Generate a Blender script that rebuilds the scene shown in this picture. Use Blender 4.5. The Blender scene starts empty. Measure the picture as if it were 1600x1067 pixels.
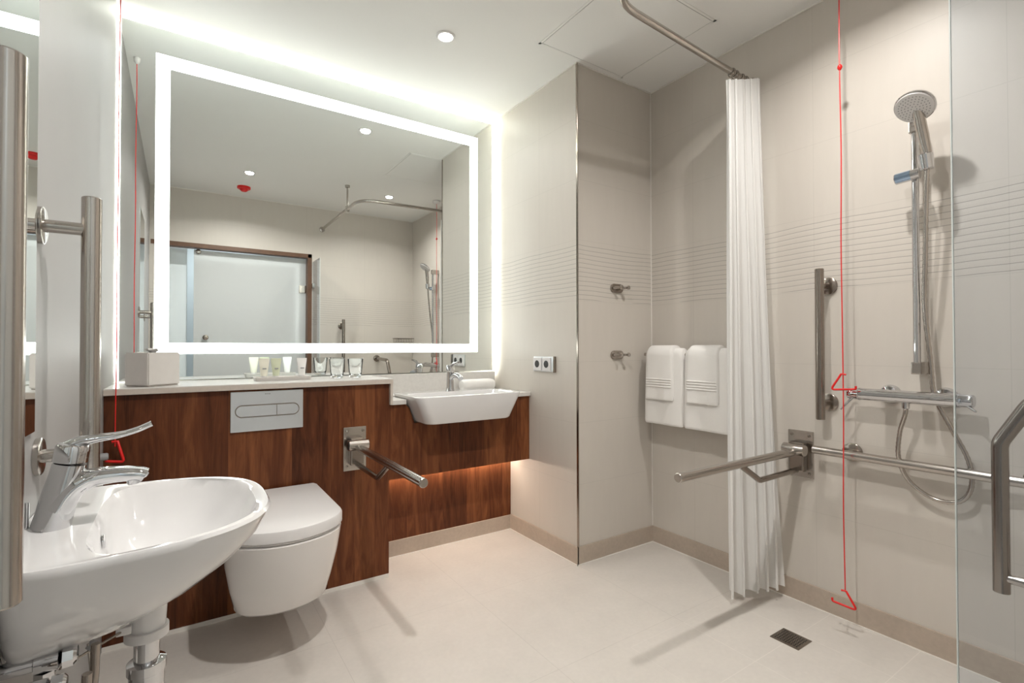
import bpy, bmesh, math, random
from mathutils import Vector, Matrix
PI = math.pi
random.seed(4)
sc = bpy.context.scene
COL = sc.collection

# ------------------------------------------------------------------ camera
YAW, PITCH, ROLL, FPX = 0.5885, 0.0124, -0.0014, 777.86
cd = bpy.data.cameras.new('camera'); cam = bpy.data.objects.new('camera', cd); COL.objects.link(cam)
cd.sensor_width = 36.0; cd.lens = FPX / 1600.0 * 36.0; cd.clip_start = 0.02
fw = Vector((math.sin(YAW)*math.cos(PITCH), math.cos(YAW)*math.cos(PITCH), math.sin(PITCH)))
rt = Vector((math.cos(YAW), -math.sin(YAW), 0)); up = rt.cross(fw)
r2 = math.cos(ROLL)*rt + math.sin(ROLL)*up; u2 = -math.sin(ROLL)*rt + math.cos(ROLL)*up
M = Matrix((r2, u2, -fw)).transposed().to_4x4(); M.translation = Vector((0, 0, 1.1))
cam.matrix_world = M
sc.camera = cam

# ------------------------------------------------------------------ colour management, world
vs = sc.view_settings
vs.view_transform = 'Standard'; vs.look = 'None'; vs.gamma = 1.0; vs.use_curve_mapping = False
vs.exposure = 0.45
w = bpy.data.worlds.new('world'); sc.world = w; w.use_nodes = True
w.node_tree.nodes['Background'].inputs[0].default_value = (0.8, 0.85, 0.9, 1)
w.node_tree.nodes['Background'].inputs[1].default_value = 0.05

# ------------------------------------------------------------------ key dimensions (metres)
XL, XR, XC, XB = -0.23, 2.2445, 1.684, 0.843
YR, YM, YW, YP, YN, YC = -0.03, 2.706, 2.752, 2.334, 2.539, 1.925
HC = 2.562
# strengths
SPOT_W = 16.0; LED_HALO = 30.0; LED_FRAME = 5.4; HALL_W = 10.0; UNDER_W = 0.5

# ------------------------------------------------------------------ lights
def area(name, loc, size, watts, color, rot=(0, 0, 0), shape='DISK', spread=PI):
    l = bpy.data.lights.new(name, 'AREA'); l.shape = shape; l.size = size; l.energy = watts; l.color = color
    l.spread = spread
    o = bpy.data.objects.new(name, l); o.location = loc; o.rotation_euler = rot; COL.objects.link(o)
    return o
SPOTS = [(1.03, 2.10), (0.475, 0.773), (1.675, 0.767)]
for (x, y), wt in zip(SPOTS, (0.16, 0.92, 0.50)):
    area('downlight_beam', (x, y, HC-0.012), 0.055, SPOT_W*wt, (1.0, 0.965, 0.925), spread=math.radians((150, 150, 148)[SPOTS.index((x, y))]))
area('added_hall_fill', (0.5, -0.75, 2.40), 0.5, HALL_W, (0.9, 0.96, 1.0))  # added unseen fill lamp, brightens the hall beyond the door

# ------------------------------------------------------------------ materials
def nt(name):
    m = bpy.data.materials.new(name); m.use_nodes = True
    t = m.node_tree; b = t.nodes['Principled BSDF']; return m, t, b
def simple(name, col, rough=0.5, metal=0.0, noise=0.0, nscale=30, coat=0.0, bump=0.0, bscale=200, spec=None):
    m, t, b = nt(name)
    b.inputs['Base Color'].default_value = (*col, 1); b.inputs['Roughness'].default_value = rough
    b.inputs['Metallic'].default_value = metal
    if coat: b.inputs['Coat Weight'].default_value = coat; b.inputs['Coat Roughness'].default_value = 0.03
    if spec is not None: b.inputs['Specular IOR Level'].default_value = spec
    geo = t.nodes.new('ShaderNodeTexCoord')
    if noise:
        n = t.nodes.new('ShaderNodeTexNoise'); n.inputs['Scale'].default_value = nscale; n.inputs['Detail'].default_value = 5
        t.links.new(geo.outputs['Object'], n.inputs['Vector'])
        r = t.nodes.new('ShaderNodeMapRange'); r.inputs[1].default_value = 0.3; r.inputs[2].default_value = 0.7
        r.inputs[3].default_value = 1-noise; r.inputs[4].default_value = 1+noise
        t.links.new(n.outputs[0], r.inputs[0])
        v = t.nodes.new('ShaderNodeVectorMath'); v.operation = 'SCALE'; v.inputs[0].default_value = col
        t.links.new(r.outputs[0], v.inputs['Scale']); t.links.new(v.outputs[0], b.inputs['Base Color'])
    if bump:
        n = t.nodes.new('ShaderNodeTexNoise'); n.inputs['Scale'].default_value = bscale
        t.links.new(geo.outputs['Object'], n.inputs['Vector'])
        bp = t.nodes.new('ShaderNodeBump'); bp.inputs['Strength'].default_value = bump; bp.inputs['Distance'].default_value = 0.002
        t.links.new(n.outputs[0], bp.inputs['Height']); t.links.new(bp.outputs[0], b.inputs['Normal'])
    return m
def mth(t, op, a, b=None, c=None):
    n = t.nodes.new('ShaderNodeMath'); n.operation = op
    for i, v in enumerate((a, b, c)):
        if v is None: continue
        if isinstance(v, (int, float)): n.inputs[i].default_value = v
        else: t.links.new(v, n.inputs[i])
    return n.outputs[0]
def gridline(t, coord, period, offset, width):
    f = mth(t, 'FRACT', mth(t, 'DIVIDE', mth(t, 'SUBTRACT', coord, offset - width/2), period))
    return mth(t, 'LESS_THAN', f, width/period)
def tile_mat(name, ax, voff, col=(0.60, 0.555, 0.495), ripple=True):
    """large wall tiles: rows 0.3125 m from z 0.09, columns 0.6 m, one rippled row"""
    m, t, b = nt(name)
    g = t.nodes.new('ShaderNodeNewGeometry'); s = t.nodes.new('ShaderNodeSeparateXYZ'); t.links.new(g.outputs['Position'], s.inputs[0])
    h = s.outputs[ax]; z = s.outputs[2]
    lines = mth(t, 'MAXIMUM', gridline(t, z, 0.3125, 0.09, 0.002), gridline(t, h, 0.6, voff, 0.002))
    n = t.nodes.new('ShaderNodeTexNoise'); n.inputs['Scale'].default_value = 3.0; t.links.new(g.outputs['Position'], n.inputs['Vector'])
    mp = t.nodes.new('ShaderNodeMapping'); mp.inputs['Scale'].default_value = (4, 4, 0.6) ; t.links.new(g.outputs['Position'], mp.inputs[0])
    n2 = t.nodes.new('ShaderNodeTexNoise'); n2.inputs['Scale'].default_value = 8.0; n2.inputs['Detail'].default_value = 6; t.links.new(mp.outputs[0], n2.inputs['Vector'])
    # ripples: wavy grooves in one row of tiles, their shade painted as dark lines
    zz = mth(t, 'ADD', z, mth(t, 'MULTIPLY', mth(t, 'SUBTRACT', n.outputs[0], 0.5), 0.016))
    zz = mth(t, 'ADD', zz, mth(t, 'MULTIPLY', mth(t, 'SINE', mth(t, 'MULTIPLY', h, 10.5)), 0.0025))
    gr = gridline(t, zz, 0.0232, 0.0, 0.0024)
    band = mth(t, 'MULTIPLY', mth(t, 'GREATER_THAN', z, 1.345), mth(t, 'LESS_THAN', z, 1.632))
    gr = mth(t, 'MULTIPLY', gr, band)
    tri = mth(t, 'PINGPONG', zz, 0.0116)
    f = mth(t, 'SUBTRACT', 1.0, mth(t, 'MULTIPLY', lines, 0.10))
    if ripple: f = mth(t, 'SUBTRACT', f, mth(t, 'MULTIPLY', gr, 0.40))
    f = mth(t, 'MULTIPLY', f, mth(t, 'ADD', 0.97, mth(t, 'MULTIPLY', n2.outputs[0], 0.06)))
    v = t.nodes.new('ShaderNodeVectorMath'); v.operation = 'SCALE'; v.inputs[0].default_value = col
    t.links.new(f, v.inputs['Scale']); t.links.new(v.outputs[0], b.inputs['Base Color'])
    b.inputs['Roughness'].default_value = 0.42; b.inputs['Specular IOR Level'].default_value = 0.35
    if ripple:
        bp = t.nodes.new('ShaderNodeBump'); bp.inputs['Strength'].default_value = 0.07; bp.inputs['Distance'].default_value = 0.004
        hh = mth(t, 'ADD', mth(t, 'MULTIPLY', mth(t, 'MULTIPLY', tri, band), 60.0), mth(t, 'MULTIPLY', lines, -0.6))
        t.links.new(hh, bp.inputs['Height']); t.links.new(bp.outputs[0], b.inputs['Normal'])
    return m
def stone_mat(name, col, grid=None, rough=0.45, nz=0.10, grout=0.12):
    m, t, b = nt(name)
    g = t.nodes.new('ShaderNodeNewGeometry')
    n = t.nodes.new('ShaderNodeTexNoise'); n.inputs['Scale'].default_value = 5; n.inputs['Detail'].default_value = 10; n.inputs['Roughness'].default_value = 0.65
    t.links.new(g.outputs['Position'], n.inputs['Vector'])
    n2 = t.nodes.new('ShaderNodeTexNoise'); n2.inputs['Scale'].default_value = 60; n2.inputs['Detail'].default_value = 4
    t.links.new(g.outputs['Position'], n2.inputs['Vector'])
    f = mth(t, 'ADD', 1.0-nz, mth(t, 'MULTIPLY', mth(t, 'ADD', n.outputs[0], mth(t, 'MULTIPLY', n2.outputs[0], 0.5)), nz*1.33))
    if grid:
        s = t.nodes.new('ShaderNodeSeparateXYZ'); t.links.new(g.outputs['Position'], s.inputs[0])
        x, y = s.outputs[0], s.outputs[1]
        big = mth(t, 'MAXIMUM', gridline(t, x, 0.6, 1.684, 0.0025), gridline(t, y, 0.6, 2.539, 0.0025))
        sm = mth(t, 'MAXIMUM', gridline(t, x, 0.3, 1.684+0.3, 0.0025), gridline(t, y, 0.3, 0.69, 0.0025))
        inside = mth(t, 'MULTIPLY', mth(t, 'GREATER_THAN', x, 1.384), mth(t, 'LESS_THAN', y, 1.29))
        ln = mth(t, 'ADD', mth(t, 'MULTIPLY', big, mth(t, 'SUBTRACT', 1.0, inside)), mth(t, 'MULTIPLY', sm, mth(t, 'MULTIPLY', inside, -1.0)))
        f = mth(t, 'SUBTRACT', f, mth(t, 'MULTIPLY', ln, grout))
    v = t.nodes.new('ShaderNodeVectorMath'); v.operation = 'SCALE'; v.inputs[0].default_value = col
    t.links.new(f, v.inputs['Scale']); t.links.new(v.outputs[0], b.inputs['Base Color'])
    b.inputs['Roughness'].default_value = rough
    return m
def wood_mat(name):
    m, t, b = nt(name)
    g = t.nodes.new('ShaderNodeNewGeometry'); s = t.nodes.new('ShaderNodeSeparateXYZ'); t.links.new(g.outputs['Position'], s.inputs[0])
    x = s.outputs[0]
    # planks of uneven width: warped x coordinate, one tone each
    wx = mth(t, 'ADD', mth(t, 'MULTIPLY', x, 9.5), mth(t, 'MULTIPLY', mth(t, 'SINE', mth(t, 'MULTIPLY', x, 7.0)), 0.45))
    idx = mth(t, 'FLOOR', wx)
    wn = t.nodes.new('ShaderNodeTexWhiteNoise'); wn.noise_dimensions = '1D'; t.links.new(idx, wn.inputs['W'])
    cmb = t.nodes.new('ShaderNodeCombineXYZ')
    t.links.new(mth(t, 'ADD', mth(t, 'MULTIPLY', x, 14.0), mth(t, 'MULTIPLY', idx, 7.3)), cmb.inputs[0])
    t.links.new(s.outputs[1], cmb.inputs[1]); t.links.new(mth(t, 'MULTIPLY', s.outputs[2], 1.7), cmb.inputs[2])
    n = t.nodes.new('ShaderNodeTexNoise'); n.inputs['Scale'].default_value = 1.6; n.inputs['Detail'].default_value = 7; n.inputs['Roughness'].default_value = 0.6; n.inputs['Distortion'].default_value = 1.6
    t.links.new(cmb.outputs[0], n.inputs['Vector'])
    cmb2 = t.nodes.new('ShaderNodeCombineXYZ'); t.links.new(mth(t, 'MULTIPLY', x, 260.0), cmb2.inputs[0]); t.links.new(mth(t, 'MULTIPLY', s.outputs[2], 9.0), cmb2.inputs[2]); t.links.new(s.outputs[1], cmb2.inputs[1])
    n2 = t.nodes.new('ShaderNodeTexNoise'); n2.inputs['Scale'].default_value = 1.0; n2.inputs['Detail'].default_value = 3
    t.links.new(cmb2.outputs[0], n2.inputs['Vector'])
    fac = mth(t, 'ADD', mth(t, 'MULTIPLY', n.outputs[0], 0.95), mth(t, 'MULTIPLY', n2.outputs[0], 0.22))
    fac = mth(t, 'ADD', fac, mth(t, 'MULTIPLY', mth(t, 'SUBTRACT', wn.outputs[0], 0.5), 0.34))
    cr = t.nodes.new('ShaderNodeValToRGB'); e = cr.color_ramp.elements
    e[0].position = 0.26; e[0].color = (0.045, 0.0125, 0.0045, 1)
    e[1].position = 0.90; e[1].color = (0.235, 0.083, 0.030, 1)
    k = e.new(0.58); k.color = (0.122, 0.0375, 0.0135, 1)
    t.links.new(fac, cr.inputs[0]); t.links.new(cr.outputs[0], b.inputs['Base Color'])
    b.inputs['Roughness'].default_value = 0.38; b.inputs['Specular IOR Level'].default_value = 0.22
    return m
def emit(name, col, s):
    m, t, b = nt(name)
    b.inputs['Base Color'].default_value = (*col, 1); b.inputs['Emission Color'].default_value = (*col, 1); b.inputs['Emission Strength'].default_value = s
    return m
def brushed(name, col, rough=0.28):
    m, t, b = nt(name)
    b.inputs['Roughness'].default_value = rough
    b.inputs['Base Color'].default_value = (*col, 1); b.inputs['Metallic'].default_value = 1.0
    return m
def glass_mat(name, tint=(0.86, 0.93, 0.93), rough=0.0, ior=1.45):
    m, t, b = nt(name)
    b.inputs['Base Color'].default_value = (*tint, 1); b.inputs['Transmission Weight'].default_value = 1.0
    b.inputs['Roughness'].default_value = rough; b.inputs['IOR'].default_value = ior
    return m
def pane_mat(name, tint):
    """thin flat glass: clear with a faint tint and a mirror-like sheen, lets light pass"""
    m = bpy.data.materials.new(name); m.use_nodes = True; t = m.node_tree; t.nodes.clear()
    o = t.nodes.new('ShaderNodeOutputMaterial'); tr = t.nodes.new('ShaderNodeBsdfTransparent'); tr.inputs[0].default_value = (*tint, 1)
    gl = t.nodes.new('ShaderNodeBsdfGlossy'); gl.inputs['Roughness'].default_value = 0.0
    fr = t.nodes.new('ShaderNodeFresnel'); fr.inputs[0].default_value = 1.45
    mx = t.nodes.new('ShaderNodeMixShader'); t.links.new(mth(t, 'MINIMUM', fr.outputs[0], 0.30), mx.inputs[0]); t.links.new(tr.outputs[0], mx.inputs[1]); t.links.new(gl.outputs[0], mx.inputs[2])
    t.links.new(mx.outputs[0], o.inputs[0]); return m
def cloth_mat(name, col, trans=0.35, bump=0.3, bscale=400):
    m, t, b = nt(name)
    b.inputs['Base Color'].default_value = (*col, 1); b.inputs['Roughness'].default_value = 0.9; b.inputs['Specular IOR Level'].default_value = 0.1
    tc = t.nodes.new('ShaderNodeTexCoord'); n = t.nodes.new('ShaderNodeTexNoise'); n.inputs['Scale'].default_value = bscale; n.inputs['Detail'].default_value = 3
    t.links.new(tc.outputs['Object'], n.inputs['Vector'])
    bp = t.nodes.new('ShaderNodeBump'); bp.inputs['Strength'].default_value = bump; bp.inputs['Distance'].default_value = 0.003
    t.links.new(n.outputs[0], bp.inputs['Height']); t.links.new(bp.outputs[0], b.inputs['Normal'])
    if trans:
        o = t.nodes['Material Output']; tl = t.nodes.new('ShaderNodeBsdfTranslucent'); tl.inputs[0].default_value = (*col, 1)
        mx = t.nodes.new('ShaderNodeMixShader'); mx.inputs[0].default_value = trans
        t.links.new(b.outputs[0], mx.inputs[1]); t.links.new(tl.outputs[0], mx.inputs[2]); t.links.new(mx.outputs[0], o.inputs[0])
    return m
TILE = (0.605, 0.562, 0.508)
m_tx = tile_mat('wall tile facing y', 0, 1.684, TILE); m_ty = tile_mat('wall tile facing x', 1, 0.445, TILE)
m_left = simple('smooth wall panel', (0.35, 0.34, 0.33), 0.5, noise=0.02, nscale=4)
m_ceil = simple('ceiling paint', (0.84, 0.835, 0.81), 0.9, noise=0.01, nscale=2)
m_floor = stone_mat('floor stone tile', (0.59, 0.553, 0.51), grid=True, rough=0.5, nz=0.16)
m_base = stone_mat('skirting stone tile', (0.46, 0.385, 0.315), nz=0.36)
m_seal = simple('pale sealant', (0.78, 0.75, 0.70), 0.6)
m_wood = wood_mat('walnut laminate')
m_quartz = simple('pale quartz', (0.66, 0.64, 0.61), 0.25, noise=0.04, nscale=80)
m_edge = simple('beige quartz edge', (0.55, 0.49, 0.43), 0.4, noise=0.04, nscale=80)
m_ceramic = simple('white ceramic', (0.70, 0.69, 0.685), 0.08, coat=0.6)
m_toilet = simple('toilet ceramic', (0.84, 0.81, 0.79), 0.1, coat=0.5)
m_plastic = simple('white plastic', (0.72, 0.70, 0.69), 0.3)
m_chrome = simple('chrome', (0.63, 0.63, 0.64), 0.04, 1.0)
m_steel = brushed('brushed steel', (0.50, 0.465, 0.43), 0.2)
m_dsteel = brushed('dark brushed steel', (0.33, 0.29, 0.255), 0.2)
m_satin = brushed('satin chrome plate', (0.74, 0.76, 0.78), 0.32)
m_black = simple('black plastic', (0.012, 0.011, 0.010), 0.4)
m_red = simple('red plastic', (0.72, 0.012, 0.010), 0.35)
m_mirror = simple('mirror silver', (0.88, 0.915, 0.905), 0.0, 1.0)
m_frost = emit('lit frosted band', (0.94, 1.0, 0.965), LED_FRAME)
m_halo = emit('halo led strip', (0.94, 1.0, 0.96), LED_HALO)
m_lamp = emit('downlight lens', (1.0, 0.96, 0.9), 25)
m_under = emit('warm led strip', (1.0, 0.85, 0.70), 48)
m_curtain = cloth_mat('white shower curtain fabric', (0.92, 0.915, 0.90), 0.35, 0.15, 250)
m_towel = cloth_mat('white terry towel', (0.84, 0.82, 0.79), 0.0, 0.7, 500)
m_pane = pane_mat('clear screen glass', (0.905, 0.93, 0.955))
m_gedge = simple('polished glass edge', (0.66, 0.70, 0.68), 0.3)
m_tumbler = glass_mat('clear tumbler glass', (0.98, 0.99, 0.99))
m_frame = simple('brown door frame', (0.13, 0.065, 0.035), 0.45, noise=0.1)
m_door = simple('white glazed door', (0.54, 0.56, 0.56), 0.12, coat=0.3)
m_side = simple('pale blue frosted glass', (0.78, 0.84, 0.86), 0.2)
m_grey = simple('grey rubber', (0.3, 0.3, 0.3), 0.6)
m_blue = simple('blue tinted chrome', (0.40, 0.55, 0.75), 0.1, 1.0)
m_box = simple('off white leatherette', (0.66, 0.63, 0.60), 0.5, noise=0.02)
m_cream = simple('cream tube', (0.80, 0.78, 0.66), 0.4)
m_green = simple('pale green tube', (0.62, 0.66, 0.48), 0.4)
m_white = simple('white tube', (0.85, 0.84, 0.82), 0.35)

# ------------------------------------------------------------------ object helpers
ORG = {}
def props(o, label=None, cat=None, group=None, kind=None):
    for k, v in (('label', label), ('category', cat), ('group', group), ('kind', kind)):
        if v: o[k] = v
    return o
def thing(name, loc, label, cat, group=None):
    o = bpy.data.objects.new(name, None); o.location = loc; o.empty_display_size = 0.05; COL.objects.link(o)
    ORG[o.name] = Vector(loc); return props(o, label, cat, group)
def obj(name, bm, mat, parent=None, smooth=False, origin=None, label=None):
    me = bpy.data.meshes.new(name)
    org = ORG[parent.name] if parent else Vector(origin if origin else (0, 0, 0))
    bmesh.ops.recalc_face_normals(bm, faces=bm.faces)
    bmesh.ops.translate(bm, verts=bm.verts, vec=-org)
    if smooth:
        for f in bm.faces: f.smooth = True
        for e in bm.edges:
            if len(e.link_faces) == 2 and e.calc_face_angle(0) > math.radians(38): e.smooth = False
    bm.to_mesh(me); bm.free()
    mats = mat if isinstance(mat, (list, tuple)) else [mat]
    for q in mats: me.materials.append(q)
    o = bpy.data.objects.new(name, me); COL.objects.link(o)
    if parent: o.parent = parent
    else: o.location = org
    ORG[o.name] = org
    if label: o['label'] = label
    return o
def part(name, bm, mat, parent, smooth=True, label=None): return obj(name, bm, mat, parent, smooth, label=label)
def struct(name, bm, mat, parent=None, smooth=False):
    o = obj(name, bm, mat, parent, smooth)
    if not parent: o['kind'] = 'structure'
    return o
def B(): return bmesh.new()
def box(bm, x0, x1, y0, y1, z0, z1, bev=0.0, mi=0, seg=2):
    r = bmesh.ops.create_cube(bm, size=1.0); vs_ = r['verts']
    for v in vs_:
        v.co = Vector(((x0+x1)/2+v.co.x*(x1-x0), (y0+y1)/2+v.co.y*(y1-y0), (z0+z1)/2+v.co.z*(z1-z0)))
    fs = list({f for v in vs_ for f in v.link_faces})
    for f in fs: f.material_index = mi
    if bev:
        es = list({e for v in vs_ for e in v.link_edges})
        bmesh.ops.bevel(bm, geom=es, offset=bev, segments=seg, profile=0.6, affect='EDGES', material=-1)
    return bm
def loft(bm, loops, cap0=True, cap1=True, closed=True):
    rows = [[bm.verts.new(p) for p in L] for L in loops]
    n = len(rows[0])
    for a, b in zip(rows[:-1], rows[1:]):
        for i in range(n if closed else n-1):
            j = (i+1) % n
            try: bm.faces.new((a[i], a[j], b[j], b[i]))
            except ValueError: pass
    if cap0: bm.faces.new(rows[0][::-1])
    if cap1: bm.faces.new(rows[-1])
    return bm
def frame_of(d, hint=Vector((0, 0, 1))):
    d = d.normalized()
    if abs(d.dot(hint)) > 0.95: hint = Vector((1, 0, 0)) if abs(d.x) < 0.9 else Vector((0, 1, 0))
    a = hint.cross(d).normalized(); return a, d.cross(a).normalized()
def tube(bm, pts, r, n=16, caps=True, flat=None):
    """sweep a circle (r number or list; flat=(a,b) scales) along pts"""
    P = [Vector(p) for p in pts]; N = len(P)
    a, b = frame_of(P[1]-P[0]); loops = []; prev = (P[1]-P[0]).normalized()
    for i, p in enumerate(P):
        d = (P[min(i+1, N-1)]-P[max(i-1, 0)]).normalized()
        q = prev.rotation_difference(d); a = q @ a; b = q @ b; prev = d
        rr = r[i] if isinstance(r, (list, tuple)) else r
        fa, fb = (flat[i] if isinstance(flat, list) else flat) if flat else (1, 1)
        loops.append([p + a*rr*fa*math.cos(2*PI*k/n) + b*rr*fb*math.sin(2*PI*k/n) for k in range(n)])
    return loft(bm, loops, caps, caps)
def fillet(pts, rad, n=7):
    P = [Vector(p) for p in pts]; out = [P[0]]
    for i in range(1, len(P)-1):
        a = (P[i-1]-P[i]).normalized(); b = (P[i+1]-P[i]).normalized()
        r = rad[i-1] if isinstance(rad, (list, tuple)) else rad
        ang = a.angle(b); t = min(r/math.tan(ang/2), (P[i-1]-P[i]).length*0.49, (P[i+1]-P[i]).length*0.49)
        A, Bp = P[i]+a*t, P[i]+b*t
        for k in range(n+1):
            s = k/n; out.append(A*(1-s)**2 + P[i]*2*s*(1-s) + Bp*s*s)
    out.append(P[-1]); return out
def spline(pts, n=8):
    P = [Vector(p) for p in pts]; P = [P[0]*2-P[1]] + P + [P[-1]*2-P[-2]]; out = []
    for i in range(1, len(P)-2):
        for k in range(n):
            s = k/n; p0, p1, p2, p3 = P[i-1:i+3]
            out.append(0.5*((2*p1)+(p2-p0)*s+(2*p0-5*p1+4*p2-p3)*s*s+(3*p1-p0-3*p2+p3)*s**3))
    out.append(P[-2]); return out
def rod(bm, p0, p1, r, n=24, r1=None): return tube(bm, [p0, p1], [r, r1 if r1 is not None else r], n)
def lathe(bm, origin, axis, prof, n=32):
    """prof: list of (distance along axis, radius)"""
    o = Vector(origin); d = Vector(axis).normalized(); a, b = frame_of(d)
    loops = [[o+d*h+(a*math.cos(2*PI*k/n)+b*math.sin(2*PI*k/n))*max(r, 1e-4) for k in range(n)] for h, r in prof]
    return loft(bm, loops)
def quad_grid(bm, f, nu, nv):
    V = [[bm.verts.new(f(i/nu, j/nv)) for j in range(nv+1)] for i in range(nu+1)]
    for i in range(nu):
        for j in range(nv): bm.faces.new((V[i][j], V[i+1][j], V[i+1][j+1], V[i][j+1]))
    return bm

# ================================================================== ROOM SHELL
HY = -1.3
struct('floor', box(B(), XL-0.2, XR+0.2, HY-0.1, YW+0.2, -0.1, 0), m_floor)
struct('ceiling', box(B(), XL-0.2, XR+0.2, HY-0.1, YW+0.2, HC, HC+0.1), m_ceil)
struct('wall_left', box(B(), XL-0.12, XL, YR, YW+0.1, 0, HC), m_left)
struct('wall_back', box(B(), XL-0.12, XC+0.05, YW, YW+0.1, 0, HC), m_tx)
struct('wall_niche', box(B(), XL-0.02, XC, YN+0.012, YW, 0, 0.5), m_tx)
struct('wall_column', box(B(), XC, XR+0.02, YC, YW+0.1, 0, HC), [m_tx])
# the column has two visible faces: give the one facing the vanity the other tile orientation
colo = bpy.data.objects['wall_column']; colo.data.materials.append(m_ty)
for p in colo.data.polygons:
    if abs(p.normal.x) > 0.9: p.material_index = 1
struct('wall_right', box(B(), XR, XR+0.12, HY-0.1, YW+0.1, 0, HC), m_ty)
DX0, DX1, DZ = -0.19, 1.10, 2.035
bm = B(); box(bm, DX1, XR+0.02, YR-0.09, YR, 0, HC); box(bm, XL-0.12, DX1, YR-0.09, YR, DZ, HC); box(bm, XL-0.12, DX0, YR-0.09, YR, 0, DZ)
struct('wall_rear', bm, m_tx)
struct('wall_hall', box(B(), XL-0.3, XR, HY-0.1, HY, 0, HC), m_side)
struct('wall_hall_left', box(B(), XL-0.3, XL-0.2, HY-0.1, YR-0.09, 0, HC), m_left)
# door frame (three sides), leaf, side panel
bm = B(); box(bm, DX1-0.005, DX1+0.035, YR-0.095, YR+0.006, 0, DZ+0.035, 0.002); box(bm, DX0-0.03, DX1+0.035, YR-0.095, YR+0.006, DZ-0.005, DZ+0.035, 0.002)
struct('trim_1', bm, m_frame)
df = struct('door_1', box(B(), 0.105, DX1-0.008, YR-0.085, YR-0.075, 0.01, DZ-0.012, 0.002), m_door)
bm = B(); box(bm, DX1-0.075, DX1-0.006, YR-0.076, YR-0.066, 1.67, 1.75, 0.003); box(bm, DX1-0.075, DX1-0.006, YR-0.076, YR-0.066, 0.3, 0.38, 0.003)
part('hinge', bm, m_steel, df, False)
part('door_knob', lathe(B(), (0.20, YR-0.076, 1.20), (0, 1, 0), [(0, 0.012), (0.02, 0.012), (0.022, 0.024), (0.04, 0.024), (0.043, 0.02)]), m_dsteel, df)
part('roller', lathe(B(), (0.14, YR-0.078, DZ-0.03), (0, 1, 0), [(0, 0.022), (0.02, 0.022), (0.023, 0.018)]), m_steel, df)
struct('window_1', box(B(), DX0+0.003, 0.055, YR-0.22, YR-0.21, 0.01, DZ+0.01, 0.002), m_side)
# skirting tiles
struct('baseboard_niche', box(B(), XB+0.002, XC-0.001, YN-0.006, YN+0.012, 0.0, 0.085, 0.001), m_base)
struct('baseboard_column_side', box(B(), XC-0.008, XC+0.001, YC-0.008, YN-0.006, 0, 0.09), m_base)
struct('baseboard_column_front', box(B(), XC-0.0075, XR, YC-0.008, YC+0.001, 0, 0.09), m_base)
struct('baseboard_right', box(B(), XR-0.008, XR+0.001, YR, YC-0.008, 0, 0.09), m_base)
struct('baseboard_rear', box(B(), DX1+0.05, XR-0.008, YR-0.001, YR+0.008, 0, 0.09), m_base)
# pale sealant lines
bm = B(); s = 0.004
box(bm, XC-0.012, XC-0.008, YC-0.012, YN-0.006, 0, s); box(bm, XC-0.012, XR-0.008, YC-0.012, YC-0.008, 0, s)
box(bm, XR-0.012, XR-0.008, YR+0.01, YC-0.012, 0, s); box(bm, XB, XC-0.012, YN-0.010, YN-0.006, 0, s)
box(bm, XR-0.004, XR, YC-0.004, YC, 0.09, HC-0.003)
struct('trim_2', bm, m_seal)
bm = B(); s = 0.006
box(bm, XC-s, XC+0.0, YC, YW, HC-s, HC); box(bm, XC-s, XR, YC-s, YC, HC-s, HC); box(bm, XR-s, XR, YR, YC-s, HC-s, HC); box(bm, XL, XR, YR, YR+s, HC-s, HC)
struct('trim_3', bm, m_seal)
struct('trim_4', box(B(), XC-0.003, XC+0.001, YC-0.010, YC+0.003, 0.0, HC-0.007, 0.001), m_dsteel)
# ceiling hatch
hx0, hx1, hy0, hy1 = 1.440, 1.974, 1.342, 1.888
bm = B(); t_ = 0.014
box(bm, hx0-t_, hx1+t_, hy0-t_, hy0-0.0025, HC-0.002, HC+0.001); box(bm, hx0-t_, hx1+t_, hy1+0.0025, hy1+t_, HC-0.002, HC+0.001)
box(bm, hx0-t_, hx0-0.0025, hy0-t_, hy1+t_, HC-0.002, HC+0.001); box(bm, hx1+0.0025, hx1+t_, hy0-t_, hy1+t_, HC-0.002, HC+0.001)
hatch = thing('ceiling_hatch', ((hx0+hx1)/2, (hy0+hy1)/2, HC), 'square white access hatch set flush into the ceiling above the shower corner', 'hatch')
part('frame', bm, m_ceil, hatch, False)
part('gap', box(B(), hx0-0.0027, hx1+0.0027, hy0-0.0027, hy1+0.0027, HC-0.0006, HC+0.001), m_black, hatch, False, 'dark shadow gap')
part('panel', box(B(), hx0, hx1, hy0, hy1, HC-0.002, HC), m_ceil, hatch, False)

# ================================================================== CISTERN BOXING AND VANITY
CT = 0.952
bx = thing('cistern_cabinet', ((XL+XB)/2, 2.5, 0), 'walnut plank boxing behind the toilet with pale stone ledge edge', 'cabinet')
part('panel', box(B(), XL+0.001, XB, YP, YN+0.01, 0.016, 0.925), m_wood, bx, False)
part('plinth', box(B(), XL+0.001, XB-0.002, YP-0.004, YN+0.01, 0.0, 0.016), m_seal, bx, False, 'pale strip along the floor')
lg = thing('stone_ledge', (0.3, 2.5, 0.925), 'long pale quartz ledge over the walnut boxing below the big mirror', 'ledge')
part('top', box(B(), XL+0.001, XB+0.012, YP-0.020, YM+0.03, 0.930, CT, 0.002), [m_quartz], lg, False)
part('lip', box(B(), XL+0.001, XB+0.013, YP-0.0215, YP-0.004, 0.928, CT-0.004), m_edge, lg, False)
part('end_panel', box(B(), XB, XB+0.012, YP-0.020, YM-0.03, 0.826, 0.9299, 0.001), m_edge, lg, False)
va = thing('vanity_cabinet', ((XB+XC)/2, 2.5, 0.46), 'floating walnut vanity cabinet carrying the far washbasin', 'cabinet')
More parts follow.
